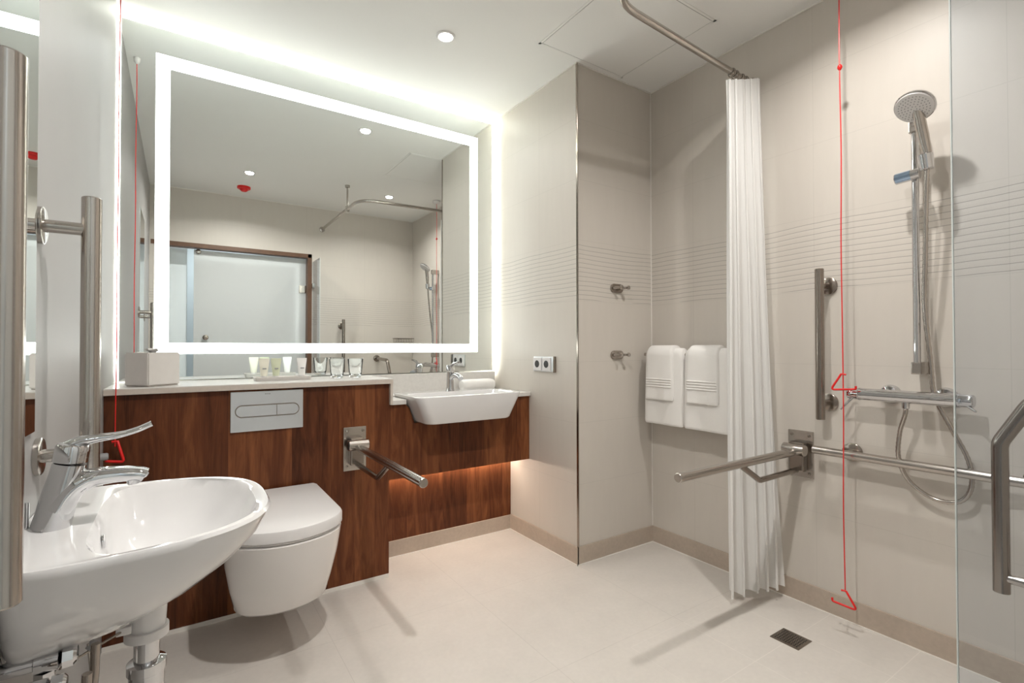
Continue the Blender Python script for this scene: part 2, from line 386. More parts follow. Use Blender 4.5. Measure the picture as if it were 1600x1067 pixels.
bm = B(); ol = [(XB+0.001, 0.458), (XC-0.001, 0.458), (XC-0.001, 0.822), (1.534, 0.822), (1.512, 0.800), (1.474, 0.724), (0.978, 0.724), (0.950, 0.800), (0.928, 0.822), (XB+0.001, 0.822)]
loft(bm, [[Vector((x, YP+0.01, z)) for x, z in ol], [Vector((x, YP+0.028, z)) for x, z in ol]])
part('front_panel', bm, m_wood, va, False)
part('bottom_panel', box(B(), XB+0.001, XC-0.001, YP+0.028, YM+0.02, 0.458, 0.476), m_wood, va, False)
wp = obj('walnut_wall_panel', box(B(), XB+0.001, XC-0.001, YN, YN+0.012, 0.085, 0.457), m_wood, None)
props(wp, 'walnut panel on the wall in the recess under the floating vanity', 'panel')
vc = thing('vanity_worktop', ((XB+XC)/2, 2.5, 0.822), 'low pale quartz worktop with upstand around the far washbasin', 'worktop')
bm = B(); box(bm, XB+0.0125, 0.930, YP-0.006, YM-0.025, 0.8225, 0.845, 0.002); box(bm, 1.534, XC-0.001, YP-0.006, YM-0.025, 0.8225, 0.845, 0.002); box(bm, 0.930, 1.534, 2.547, YM-0.025, 0.8225, 0.845)
part('top', bm, m_quartz, vc, False)
part('upstand', box(B(), XB+0.0125, XC-0.025, YM-0.025, YM+0.02, 0.8225, 0.9515, 0.002), m_quartz, vc, False)
us = obj('under_cabinet_light', box(B(), XB+0.03, XC-0.03, 2.500, 2.512, 0.450, 0.4575), m_under)
props(us, 'thin warm light strip under the floating vanity near the walnut panel', 'light strip')

# ================================================================== BIG MIRROR WITH LIGHT
mi = thing('wall_mirror', (0.72, YM, 0.956), 'huge wall mirror with a glowing white rectangular light frame', 'mirror')
mx0, mx1, mz0, mz1 = -0.217, 1.655, 0.957, 2.528
part('mirror_glass', box(B(), mx0, mx1, YM, YM+0.008, mz0, mz1), m_mirror, mi, False)
fx0, fx1, fz0, fz1, fb = -0.095, 1.547, 1.074, 2.414, 0.053
bm = B(); e = 0.0015
box(bm, fx0, fx1, YM-e, YM+0.001, fz1-fb-0.005, fz1); box(bm, fx0, fx1, YM-e, YM+0.001, fz0, fz0+fb-0.004)
box(bm, fx0, fx0+fb, YM-e, YM+0.001, fz0+fb-0.004, fz1-fb-0.005); box(bm, fx1-fb, fx1, YM-e, YM+0.001, fz0+fb-0.004, fz1-fb-0.005)
part('light_frame', bm, m_frost, mi, False, 'glowing frosted band')
bm = B(); h = 0.012
box(bm, mx0+h, mx1-h, YM+0.012, YM+0.040, mz1-h-0.010, mz1-h); box(bm, mx0+0.004, mx0+0.009, YM+0.012, YM+0.040, mz0+0.02, mz1-h); box(bm, mx1-h-0.010, mx1-h, YM+0.012, YM+0.040, mz0+0.02, mz1-h)
part('halo_strip', bm, m_halo, mi, False, 'white light strip behind the mirror edge')

# ================================================================== LEFT MIRROR
lm = obj('side_mirror', box(B(), XL+0.0005, XL+0.006, 0.80, 1.268, 0.945, 2.05), m_mirror)
props(lm, 'narrow frameless mirror on the left wall above the near washbasin', 'mirror')

# ================================================================== DOWNLIGHTS, ALARM
for i, (x, y) in enumerate(SPOTS):
    t = thing('downlight', (x, y, HC), ('small round ceiling downlight in front of the big mirror',
        'small round ceiling downlight seen in the mirror beside the red alarm', 'small round ceiling downlight above the shower, seen in the mirror by the rail')[i], 'downlight', 'ceiling downlights')
    part('trim_ring', lathe(B(), (x, y, HC+0.002), (0, 0, -1), [(0, 0.045), (0.005, 0.045), (0.008, 0.040), (0.008, 0.034), (0.003, 0.031)]), m_plastic, t)
    part('lens', lathe(B(), (x, y, HC), (0, 0, -1), [(0.0, 0.030), (0.006, 0.030), (0.007, 0.026)]), m_lamp, t)
t = thing('alarm_sounder', (0.476, 0.32, HC), 'round red alarm sounder on the ceiling, seen in the big mirror', 'alarm')
part('base', lathe(B(), (0.476, 0.32, HC), (0, 0, -1), [(0, 0.055), (0.016, 0.055), (0.02, 0.05)]), m_red, t)
part('dome', lathe(B(), (0.476, 0.32, HC-0.02), (0, 0, -1), [(0, 0.036), (0.012, 0.032), (0.022, 0.020), (0.024, 0.01)]), m_red, t)

# ================================================================== NEAR WASHBASIN
BY = 1.215
def dloop(x0, x1, yc, hw, z, taper=0.16, nb=5.0, nf=2.7, n=72, tilt=0.0):
    L = []; xc = x0 + (x1-x0)*0.42
    for k in range(n):
        a = 2*PI*k/n; c, s_ = math.cos(a), math.sin(a)
        e_ = nf if c > 0 else nb
        cx = math.copysign(abs(c)**(2/e_), c); sy = math.copysign(abs(s_)**(2/e_), s_)
        x = xc + (cx*(x1-xc) if c > 0 else cx*(xc-x0))
        tt = (x-x0)/(x1-x0)
        L.append(Vector((x, yc + sy*hw*(1-taper*tt), z + tilt*tt)))
    return L
RZ = 0.785
wb = thing('washbasin', (XL, BY, 0.6), 'large white ceramic washbasin on the left wall with long lever tap', 'washbasin')
bm = B(); X0 = XL+0.001
out = [(0.105, 0.11, 0.607), (0.16, 0.150, 0.610), (0.215, 0.184, 0.624), (0.275, 0.216, 0.655), (0.335, 0.246, 0.700), (0.372, 0.264, 0.742), (0.388, 0.268, 0.770), (0.392, 0.269, RZ-0.006), (0.388, 0.266, RZ)]
loops = [dloop(X0, XL+p, BY, hw, z, 0.16+0.16*max(0, min(1, (0.742-z)/0.12))) for p, hw, z in out]
loops += [dloop(X0+0.004, XL+0.376, BY, 0.256, RZ), dloop(XL+0.10, XL+0.366, BY, 0.238, RZ-0.004, 0.12, 4.0), dloop(XL+0.108, XL+0.357, BY, 0.228, RZ-0.022, 0.12, 4.0),
          dloop(XL+0.112, XL+0.340, BY, 0.205, RZ-0.065, 0.12, 3.6), dloop(XL+0.122, XL+0.295, BY, 0.165, RZ-0.105, 0.1, 3.0), dloop(XL+0.14, XL+0.25, BY, 0.09, RZ-0.125, 0.05, 2.4), dloop(XL+0.165, XL+0.215, BY, 0.024, RZ-0.130, 0, 2, 2)]
loft(bm, loops); part('bowl', bm, m_ceramic, wb)
part('drain', lathe(B(), (XL+0.19, BY, RZ-0.131), (0, 0, 1), [(0, 0.026), (0.003, 0.026), (0.004, 0.02)]), m_chrome, wb)
part('overflow', lathe(B(), (XL+0.1115, BY, RZ-0.05), (1, 0, 0.12), [(0, 0.013), (0.003, 0.013), (0.004, 0.009)]), m_chrome, wb)
part('siphon_neck', lathe(B(), (-0.05, BY-0.01, 0.612), (0, 0, -1), [(0, 0.034), (0.055, 0.031), (0.062, 0.029)]), m_ceramic, wb)

TY = 1.187
tp = thing('lever_tap', (-0.185, TY, RZ), 'chrome basin tap with an extra long medical lever, on the near washbasin', 'tap')
# leaning body merging into the spout
body = [(-0.188, RZ-0.002), (-0.183, RZ+0.020), (-0.177, RZ+0.050), (-0.168, RZ+0.085), (-0.163, RZ+0.108)]
bm = B(); tube(bm, spline([(x, TY, z) for x, z in body], 4), [0.0280-0.0040*i/16 for i in range(17)], 32, flat=(0.95, 1.0)); part('body', bm, m_chrome, tp)
bm = B(); sp = spline([(-0.178, TY, RZ+0.030), (-0.163, TY, RZ+0.058), (-0.140, TY, RZ+0.076), (-0.105, TY, RZ+0.080), (-0.068, TY, RZ+0.077), (-0.055, TY, RZ+0.073), (-0.051, TY, RZ+0.070)], 5)
n_ = len(sp); tube(bm, sp, [0.025-0.0105*min(1, i/20) if i < n_-4 else 0.0125-0.0025*(i-(n_-5)) for i in range(n_)], 28, flat=(1.2, 0.9)); part('spout', bm, m_chrome, tp)
part('aerator', lathe(B(), (-0.072, TY, RZ+0.068), (0.1, 0, -1), [(0, 0.0105), (0.008, 0.0105), (0.010, 0.009)]), m_chrome, tp)
part('handle_cap', lathe(B(), (-0.163, TY, RZ+0.110), (0.16, 0, 1), [(0, 0.0225), (0.002, 0.0248), (0.028, 0.0248), (0.033, 0.022), (0.035, 0.012)]), m_chrome, tp)
bm = B(); lv = spline([(-0.166, TY, RZ+0.138), (-0.150, TY, RZ+0.146), (-0.122, TY, RZ+0.150), (-0.092, TY, RZ+0.153), (-0.066, TY, RZ+0.160), (-0.043, TY, RZ+0.170)], 6)
n_ = len(lv); tube(bm, lv, [0.013-0.003*min(1, i/12) for i in range(n_)], 20, flat=[(1.0, 0.85) if i < 8 else (1.0+0.55*min(1, (i-8)/12), 0.85-0.30*min(1, (i-8)/12)) for i in range(n_)]); part('lever', bm, m_chrome, tp)
part('pop_up_knob', rod(B(), (-0.2205, TY+0.01, RZ), (-0.2205, TY+0.01, RZ+0.045), 0.003), m_chrome, tp)

tr = thing('bottle_trap', (-0.05, BY, 0.35), 'chrome bottle trap hanging under the near washbasin', 'pipe trap')
cx, cy = -0.05, BY-0.01
part('flange_ring', lathe(B(), (cx, cy, 0.560), (0, 0, -1), [(0, 0.030), (0.001, 0.036), (0.018, 0.036), (0.020, 0.030)]), m_plastic, tr, label='white collar ring')
part('tailpiece', rod(B(), (cx, cy, 0.546), (cx, cy, 0.44), 0.021), m_chrome, tr)
part('cup', lathe(B(), (cx, cy, 0.496), (0, 0, -1), [(0, 0.024), (0.002, 0.032), (0.02, 0.032), (0.022, 0.029), (0.10, 0.029), (0.102, 0.033), (0.125, 0.033), (0.135, 0.025)]), m_chrome, tr)
part('waste_pipe', tube(B(), fillet([(cx-0.02, cy, 0.44), (cx-0.09, cy, 0.44), (XL+0.002, cy, 0.44)], 0.02), 0.016), m_chrome, tr)
part('wall_rosette', lathe(B(), (XL, cy, 0.44), (1, 0, 0), [(0, 0.035), (0.006, 0.034), (0.012, 0.018)]), m_chrome, tr)
ro = thing('pop_up_linkage', (-0.1, BY, 0.58), 'thin metal linkage rod with clip under the near washbasin', 'linkage rod')
part('rod', rod(B(), (-0.158, 1.075, 0.585), (-0.078, BY-0.03, 0.574), 0.0022, 8), m_dsteel, ro)
part('clip', lathe(B(), (-0.128, 1.122, 0.581), (0.1, 0.05, 0.1), [(0, 0.006), (0.012, 0.008), (0.016, 0.005)]), m_grey, ro)
part('pin', rod(B(), (-0.128, 1.122, 0.592), (-0.124, 1.122, 0.545), 0.0022, 8), m_steel, ro)
part('end_block', box(B(), -0.095, -0.072, BY-0.045, BY-0.025, 0.568, 0.582, 0.002), m_plastic, ro, False)
for i, yv in enumerate((0.965, 1.055)):
    v = thing('stop_valve', (XL, yv, 0.612), ('chrome stop valve under the near washbasin, the nearer of the pair', 'chrome stop valve under the near washbasin, the one closer to the linkage rod')[i], 'valve', 'stop valves under the near washbasin')
    xv = -0.172
    part('wall_rosette', lathe(B(), (XL, yv, 0.612), (1, 0, 0), [(0, 0.026), (0.004, 0.025), (0.008, 0.014)]), m_chrome, v)
    bm = B(); lathe(bm, (XL+0.005, yv, 0.612), (1, 0, 0), [(0, 0.011), (0.04, 0.011), (0.042, 0.016), (0.07, 0.016), (0.072, 0.012)]); part('body', bm, m_chrome, v)
    part('handle', lathe(B(), (XL+0.077, yv, 0.612), (1, 0, 0), [(0, 0.008), (0.003, 0.018), (0.016, 0.017), (0.02, 0.012)], 8), m_chrome, v)
    part('compression_nut', lathe(B(), (xv, yv, 0.598), (0, 0, -1), [(0, 0.014), (0.018, 0.014), (0.022, 0.009)], 6), m_chrome, v)
    part('supply_hose', tube(B(), spline([(xv, yv, 0.580), (xv, yv, 0.54), (xv+0.025, yv+0.004, 0.50), (xv+0.055, yv+0.008, 0.54), (xv+0.06, yv+0.010, 0.615)], 5), 0.0065, 10), m_dsteel, v)

# ================================================================== VERTICAL GRAB BARS
def grab_bar(name_loc, axis_p0, axis_p1, wall_dir, dist, label, mats=None, inset=0.066, r=0.0165):
    mats = mats or m_steel
    p0, p1 = Vector(axis_p0), Vector(axis_p1); wdir = Vector(wall_dir); d = (p1-p0).normalized()
    g = thing('grab_bar', name_loc, label, 'grab bar')
    part('bar', lathe(B(), p0, d, [(0, r-0.002), (0.002, r), ((p1-p0).length-0.002, r), ((p1-p0).length, r-0.002)]), mats, g)
    for q in (p0+d*inset, p1-d*inset):
        f = part('wall_mount', lathe(B(), q+wdir*(dist), -wdir, [(0, 0.036), (0.008, 0.036), (0.010, 0.033)]), mats, g)
        part('standoff', rod(B(), q+wdir*(dist-0.008), q+wdir*(r*0.5), 0.0125), mats, f)
    return g
grab_bar((XL, 1.31, 0.84), (-0.15, 1.310, 0.825), (-0.15, 1.310, 1.405), (-1, 0, 0), 0.08-0.0005, 'vertical steel grab bar on the left wall beyond the near basin tap')
grab_bar((XL, 0.71, 0.84), (-0.15, 0.712, 0.838), (-0.15, 0.712, 1.405), (-1, 0, 0), 0.08-0.0005, 'vertical steel grab bar at the extreme left edge, closest to the camera')
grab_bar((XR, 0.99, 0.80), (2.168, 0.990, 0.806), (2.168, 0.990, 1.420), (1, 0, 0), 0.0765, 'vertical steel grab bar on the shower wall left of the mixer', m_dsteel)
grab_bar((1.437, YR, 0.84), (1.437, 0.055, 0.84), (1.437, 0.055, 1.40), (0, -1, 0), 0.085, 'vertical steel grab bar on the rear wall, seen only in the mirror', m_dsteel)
# horizontal rail
hr = thing('shower_rail', (XR, 0.5, 0.68), 'long horizontal steel grab rail low on the shower wall', 'grab rail')
part('bar', lathe(B(), (2.172, 1.022, 0.680), (0, -1, 0), [(0, 0.0145), (0.002, 0.0165), (0.98, 0.0165), (0.982, 0.0145)]), m_steel, hr)
for yy in (0.905, 0.385):
    f = part('wall_mount', lathe(B(), (XR, yy, 0.680), (-1, 0, 0), [(0, 0.036), (0.008, 0.036), (0.010, 0.033)]), m_dsteel, hr)
    part('standoff', rod(B(), (XR-0.006, yy, 0.68), (2.180, yy, 0.68), 0.0125), m_dsteel, f)

# ================================================================== FOLDING SUPPORT RAILS
def fold_rail(base, out_dir, side, label, mat, matd, length=0.79):
    """base = point on the wall at bar height; out_dir away from the wall"""
    b_ = Vector(base); o = Vector(out_dir); s_ = Vector(side); Z = Vector((0, 0, 1))
    g = thing('folding_support_rail', base, label, 'support rail', 'fold-down support rails')
    def bx3(o0, o1, s0, s1, z0, z1, bev):
        bm = B(); P = [b_+o*o0+s_*s0+Z*z0, b_+o*o1+s_*s1+Z*z1]
        x = sorted((P[0].x, P[1].x)); y = sorted((P[0].y, P[1].y)); z = sorted((P[0].z, P[1].z))
        return box(bm, *x, *y, *z, bev)
    pl = part('wall_plate', bx3(0.0, 0.010, -0.052, 0.052, -0.115, 0.085, 0.002), mat, g, False)
    for a in (-0.036, 0.036):
        for c in (-0.095, 0.066):
            part('screw', lathe(B(), b_+o*0.009+s_*a+Z*c, o, [(0, 0.006), (0.003, 0.006), (0.004, 0.004)], 12), matd, pl)
    part('hinge_block', bx3(0.010, 0.050, -0.030, 0.030, -0.085, 0.040, 0.006), matd, g, False)
    part('hinge_barrel', lathe(B(), b_+o*0.062-s_*0.045+Z*0.010, s_, [(0, 0.022), (0.002, 0.024), (0.088, 0.024), (0.090, 0.022)]), mat, g)
    part('end_cap', lathe(B(), b_+o*0.062-s_*0.050+Z*0.010, s_, [(0, 0.014), (0.003, 0.018), (0.006, 0.018)]), m_black, g)
    part('bar', lathe(B(), b_+o*0.07, o, [(0, 0.0165), (length-0.072, 0.0165), (length-0.070, 0.0145)]), mat, g)
    pts = fillet([b_+o*0.045-Z*0.080, b_+o*0.33-Z*0.082, b_+o*0.455-Z*0.008], 0.035)
    part('brace', tube(B(), pts, 0.0115), matd, g)
    return g
fold_rail((0.677, YP, 0.650), (0, -1, 0), (1, 0, 0), 'steel fold-down support rail projecting from the walnut panel beside the toilet', m_steel, m_dsteel)
fold_rail((XR, 1.103, 0.655), (-1, 0, 0), (0, -1, 0), 'steel fold-down support rail projecting from the shower wall past the curtain', m_steel, m_dsteel, 0.83)

# ================================================================== TOILET
tx = 0.312
def tloop(y0, y1, hw, z, sag=0.115, rc=0.035):
    """outline: straight back and sides, bowed front with small corner radii"""
    ycn = y1+sag; R_ = (hw*hw+sag*sag)/(2*sag)
    pts = [Vector((tx-hw+0.004, y0, z)), Vector((tx-hw, y0-0.01, z))]
    pts += [Vector((tx-hw, y0-0.01+(ycn+rc-y0+0.01)*k/6, z)) for k in range(1, 7)]
    th0 = math.asin(min(1, hw/R_)); arc = []
    for k in range(31):
        a = -th0+2*th0*k/30; arc.append(Vector((tx+R_*math.sin(a), y1+R_-R_*math.cos(a), z)))
    A = Vector((tx-hw, ycn+rc, z)); B_ = arc[3]; C_ = arc[0]
    pts += [A*(1-s_)**2+C_*2*s_*(1-s_)+B_*s_*s_ for s_ in (0.2, 0.4, 0.6, 0.8)]
    pts += arc[3:28]
    D_ = arc[27]; E_ = Vector((tx+hw, ycn+rc, z)); G_ = arc[30]
    pts += [D_*(1-s_)**2+G_*2*s_*(1-s_)+E_*s_*s_ for s_ in (0.2, 0.4, 0.6, 0.8)]
    pts += [Vector((tx+hw, ycn+rc+(y0-0.01-ycn-rc)*k/6, z)) for k in range(0, 7)]
    pts += [Vector((tx+hw-0.004, y0, z))]
    return pts
wc = thing('toilet', (tx, YP, 0.16), 'white wall-hung toilet with closed square lid on the walnut panel', 'toilet')
y0 = YP-0.001; F = 1.760
bm = B(); lp = []
for hw, yf, z, sg, rc in ((0.118, F+0.160, 0.176, 0.05, 0.04), (0.140, F+0.130, 0.181, 0.06, 0.05), (0.152, F+0.110, 0.196, 0.07, 0.05), (0.168, F+0.070, 0.27, 0.09, 0.045), (0.183, F+0.036, 0.36, 0.10, 0.04), (0.189, F+0.008, 0.435, 0.11, 0.035), (0.191, F+0.003, 0.452, 0.115, 0.035), (0.186, F+0.010, 0.456, 0.112, 0.035)):
    lp.append(tloop(y0, yf, hw, z, sg, rc))
loft(bm, lp); part('bowl', bm, m_toilet, wc)
bm = B(); lp = [tloop(y0-0.03, F+0.006+a, 0.189-a, z) for a, z in ((0.002, 0.4585), (0.0, 0.461), (0.0, 0.463), (0.002, 0.465))]; loft(bm, lp)
part('seat', bm, m_plastic, wc)
bm = B(); lp = [tloop(y0-0.022, F+a, 0.194-a, z) for a, z in ((0.004, 0.466), (0.0, 0.469), (0.0, 0.497), (0.003, 0.504), (0.012, 0.508))]; loft(bm, lp)
part('lid', bm, m_plastic, wc)
for sx in (-0.08, 0.08):
    part('lid_hinge', box(B(), tx+sx-0.025, tx+sx+0.025, y0-0.0215, y0-0.001, 0.457, 0.480, 0.004), m_plastic, wc, False)
# flush plate
fp = thing('flush_plate', (0.312, YP, 0.753), 'satin chrome dual flush plate on the walnut panel above the toilet', 'flush plate')
part('plate', box(B(), 0.173, 0.451, YP-0.009, YP-0.0003, 0.754, 0.919, 0.0015), m_satin, fp, False)
def stadium(x0, x1, zc, r, y, n=14, left=True, right=True):
    L = []
    if right:
        for k in range(n+1):
            a = -PI/2+PI*k/n; L.append(Vector((x1-r+r*math.cos(a), y, zc+r*math.sin(a))))
    else: L += [Vector((x1, y, zc-r)), Vector((x1, y, zc+r))]
    if left:
        for k in range(n+1):
            a = PI/2+PI*k/n; L.append(Vector((x0+r+r*math.cos(a), y, zc+r*math.sin(a))))
    else: L += [Vector((x0, y, zc+r)), Vector((x0, y, zc-r))]
    return L
yq = YP-0.009
bm = B(); loft(bm, [stadium(0.1885, 0.4355, 0.838, 0.0265, yq+0.001), stadium(0.1885, 0.4355, 0.838, 0.0265, yq-0.0015)]); part('button_surround', bm, m_dsteel, fp, False)
bm = B(); loft(bm, [stadium(0.1925, 0.344, 0.838, 0.0215, yq, right=False), stadium(0.1925, 0.344, 0.838, 0.0215, yq-0.004, right=False)]); part('full_flush_button', bm, m_satin, fp, False)
bm = B(); loft(bm, [stadium(0.347, 0.4315, 0.838, 0.0215, yq, left=False), stadium(0.347, 0.4315, 0.838, 0.0215, yq-0.004, left=False)]); part('half_flush_button', bm, m_satin, fp, False)
# tiny maker's mark: four small dark strokes, as in the photograph
bm = B()
for k, (a, wdt) in enumerate(((0, 0.004), (0.006, 0.003), (0.011, 0.003), (0.016, 0.004))):
    box(bm, 0.300+a, 0.300+a+wdt, yq-0.0006, yq+0.0002, 0.905, 0.9095)
part('maker_mark', bm, m_grey, fp, False)

# ================================================================== FAR WASHBASIN
sb = thing('inset_washbasin', (1.215, 2.35, 0.74), 'white semi-recessed rectangular washbasin set in the walnut vanity', 'washbasin')
def rloop(x0, x1, y0_, y1_, z, r, n=8):
    L = []
    for (cx_, cy_, a0) in ((x1-r, y1_-r, 0), (x0+r, y1_-r, PI/2), (x0+r, y0_+r, PI), (x1-r, y0_+r, 1.5*PI)):
        for k in range(n+1):
            a = a0+PI/2*k/n; L.append(Vector((cx_+r*math.cos(a), cy_+r*math.sin(a), z)))
    return L
yb = 2.545; zt = 0.864
bm = B(); loft(bm, [rloop(1.000, 1.450, 2.215, yb, 0.728, 0.04), rloop(0.988, 1.464, 2.200, yb, 0.731, 0.045), rloop(0.982, 1.470, 2.195, yb, 0.738, 0.045), rloop(0.950, 1.512, 2.190, yb, 0.82, 0.045), rloop(0.932, 1.532, 2.188, yb, zt-0.008, 0.045), rloop(0.933, 1.531, 2.189, yb, zt-0.002, 0.045), rloop(0.936, 1.528, 2.192, yb-0.003, zt, 0.043),
    rloop(0.955, 1.508, 2.212, 2.43, zt, 0.045), rloop(0.960, 1.503, 2.217, 2.425, zt-0.006, 0.045), rloop(0.985, 1.478, 2.24, 2.41, 0.80, 0.05), rloop(1.01, 1.42, 2.27, 2.39, 0.765, 0.05), rloop(1.18, 1.25, 2.31, 2.36, 0.757, 0.02)])
part('bowl', bm, m_ceramic, sb)
part('drain', lathe(B(), (1.215, 2.335, 0.757), (0, 0, 1), [(0, 0.024), (0.003, 0.024), (0.004, 0.018)]), m_chrome, sb)
tb = thing('mixer_tap', (1.25, 2.49, zt), 'small chrome mixer tap on the far inset washbasin', 'tap')
part('body', lathe(B(), (1.25, 2.490, zt), (0, 0, 1), [(0, 0.026), (0.004, 0.025), (0.02, 0.022), (0.10, 0.021), (0.105, 0.022)]), m_chrome, tb)
part('handle', lathe(B(), (1.25, 2.490, zt+0.108), (0, 0.08, 1), [(0, 0.022), (0.025, 0.023), (0.032, 0.018)]), m_chrome, tb)
part('lever', tube(B(), spline([(1.25, 2.48, zt+0.135), (1.25, 2.44, zt+0.150), (1.25, 2.39, zt+0.158)], 5), 0.008, 12, flat=(1.6, 0.6)), m_chrome, tb)
part('spout', tube(B(), spline([(1.25, 2.49, zt+0.06), (1.25, 2.44, zt+0.085), (1.25, 2.385, zt+0.080), (1.25, 2.365, zt+0.070)], 6), 0.0135, 18), m_chrome, tb)

# ================================================================== THINGS ON THE LEDGE
def rot_box(bm, c, u, v, z0, z1, inset=0.0):
    c, u, v = Vector((*c, 0)), Vector((*u, 0)), Vector((*v, 0))
    nu, nv = u.normalized()*inset, v.normalized()*inset
    base = [c+nu+nv, c+u-nu+nv, c+u+v-nu-nv, c+v+nu-nv]
    return loft(bm, [[p+Vector((0, 0, z0)) for p in base], [p+Vector((0, 0, z1)) for p in base]])
tc_, tu, tv = (-0.100, 2.347), (0.102, 0.095), (-0.078, 0.083)
tb_ = thing('tissue_box', (-0.09, 2.43, CT), 'off-white square tissue box at the left end of the stone ledge', 'tissue box')
bm = B(); rot_box(bm, tc_, tu, tv, CT+0.003, 1.083); bmesh.ops.bevel(bm, geom=list(bm.edges), offset=0.004, segments=2, affect='EDGES'); part('body', bm, m_box, tb_)
bm = B(); rot_box(bm, tc_, tu, tv, CT+0.0002, CT+0.0035, 0.006); part('foot', bm, m_dsteel, tb_, False)
tm = (Vector((*tc_, 0))+(Vector((*tu, 0))+Vector((*tv, 0)))*0.5)
part('slot', lathe(B(), (tm.x, tm.y, 1.0825), (0, 0, 1), [(0, 0.028), (0.0012, 0.028)]), m_black, tb_)
def tis(u, v):
    a = 2*PI*u; r = 0.006+0.020*v; return Vector((tm.x+r*math.cos(a)*(1+0.25*math.sin(3*a)), tm.y+r*math.sin(a)*0.5, 1.082+0.014*v+0.004*math.sin(4*a)*v))
part('tissue', quad_grid(B(), tis, 32, 6), m_towel, tb_)

ty_ = thing('amenity_tray', (0.392, 2.52, CT), 'low pale tray on the stone ledge holding small toiletry tubes', 'tray')
bm = B(); loft(bm, [rloop(0.283, 0.512, 2.468, 2.566, CT+0.0004, 0.012), rloop(0.278, 0.517, 2.462, 2.572, CT+0.017, 0.014), rloop(0.281, 0.514, 2.465, 2.569, CT+0.017, 0.012), rloop(0.287, 0.508, 2.472, 2.562, CT+0.006, 0.010)]); part('dish', bm, m_box, ty_)
for x, mm, lb in ((0.320, m_cream, 'cream upright toiletry tube, leftmost on the tray'), (0.370, m_green, 'pale green upright toiletry tube in the middle of the tray'), (0.481, m_white, 'white upright toiletry tube at the right end of the tray')):
    t = thing('toiletry_tube', (x, 2.515, CT+0.006), lb, 'tube', 'toiletry tubes on the tray')
    z_ = CT+0.0065
    part('cap', lathe(B(), (x, 2.515, z_), (0, 0, 1), [(0, 0.0115), (0.014, 0.0125), (0.015, 0.010)], 20), m_plastic, t)
    bm = B(); lp = []
    for k in range(8):
        f = k/7; rx = 0.0135+0.0085*f; ry = 0.0135*(1-f)**0.8+0.0012
        lp.append([Vector((x+rx*math.cos(2*PI*j/24), 2.515+ry*math.sin(2*PI*j/24), z_+0.014+0.070*f)) for j in range(24)])
    lp.append([Vector((p.x, 2.515+(p.y-2.515)*0.9, z_+0.094)) for p in lp[-1]])
    loft(bm, lp); part('tube_body', bm, mm, t)
    part('label_print', box(B(), x-0.008, x+0.008, 2.5005, 2.5020, z_+0.045, z_+0.050), m_grey, t, False)
def tumbler(x, lb):
    t = obj('tumbler', lathe(B(), (x, 2.53, CT+0.0003), (0, 0, 1), [(0, 0.024), (0.002, 0.028), (0.02, 0.031), (0.094, 0.038), (0.0945, 0.037), (0.0935, 0.0362), (0.022, 0.0285), (0.012, 0.022), (0.011, 0.001)]), m_tumbler, None, True, (x, 2.53, CT))
    # origin handled by obj(): vertices are relative to the origin
    props(t, lb, 'glass', 'tumblers on the ledge')
tumbler(0.648, 'clear glass tumbler on the stone ledge, the one nearer the tray')
tumbler(0.738, 'clear glass tumbler on the stone ledge, the one nearer the far washbasin')
# rolled face towel
def roll(bm, x0, x1, yc, zc, ry, rz):
    def f(u, v):
        a = 2*PI*v; k = 1-0.25*(abs(2*u-1)**12)
        return Vector((x0+(x1-x0)*u, yc+ry*k*math.copysign(abs(math.cos(a))**0.75, math.cos(a)), zc+rz*k*math.copysign(abs(math.sin(a))**0.75, math.sin(a))))
    quad_grid(bm, f, 24, 32); bmesh.ops.remove_doubles(bm, verts=bm.verts, dist=1e-5); bmesh.ops.holes_fill(bm, edges=[e for e in bm.edges if e.is_boundary]); return bm
ft = obj('face_towel', roll(B(), 1.385, 1.600, 2.614, 0.845+0.034, 0.045, 0.033), m_towel, None, True, (1.49, 2.61, 0.845))
props(ft, 'small white towel folded on the vanity worktop behind the far basin', 'towel')

# ================================================================== SOCKETS
so = thing('socket_outlet', (XC, 2.20, 0.965), 'white double power socket on the tiled column beside the vanity', 'socket')
part('back_plate', box(B(), XC-0.008, XC-0.0003, 2.108, 2.290, 0.968, 1.050, 0.002), m_satin, so, False)
for yy in (2.250, 2.167):
    bm = B(); box(bm, XC-0.014, XC-0.007, yy-0.036, yy+0.036, 0.972, 1.046, 0.004); pp = part('faceplate', bm, m_plastic, so, False)
    part('socket_well', lathe(B(), (XC-0.0138, yy, 1.009), (-1, 0, 0), [(0, 0.020), (0.001, 0.020)]), m_black, pp)
part('side_strip', box(B(), XC-0.016, XC-0.0003, 2.096, 2.104, 0.965, 1.052, 0.001), m_dsteel, so, False)

# ================================================================== DOUBLE ROBE HOOKS
for z, lb in ((1.420, 'steel double robe hook on the column, the upper one in the rippled tiles'), (1.060, 'steel double robe hook on the column, the lower one level with the towels')):
    k = thing('robe_hook', (1.972, YC, z), lb, 'hook', 'robe hooks on the column')
    bm = B(); loft(bm, [[Vector((p.x, YC-0.0003, p.z)) for p in stadium(1.918, 2.010, z, 0.023, 0)], [Vector((p.x, YC-0.008, p.z)) for p in stadium(1.918, 2.010, z, 0.023, 0)], [Vector((p.x, YC-0.010, p.z)) for p in stadium(1.920, 2.008, z, 0.021, 0)]])
    part('plate', bm, m_dsteel, k)
    for x_ in (1.938, 1.990):
        part('peg', lathe(B(), (x_, YC-0.008, z), (0.30, -1, 0.03), [(0, 0.009), (0.030, 0.0065), (0.036, 0.0065), (0.041, 0.011), (0.050, 0.011), (0.053, 0.007)]), m_steel, k)

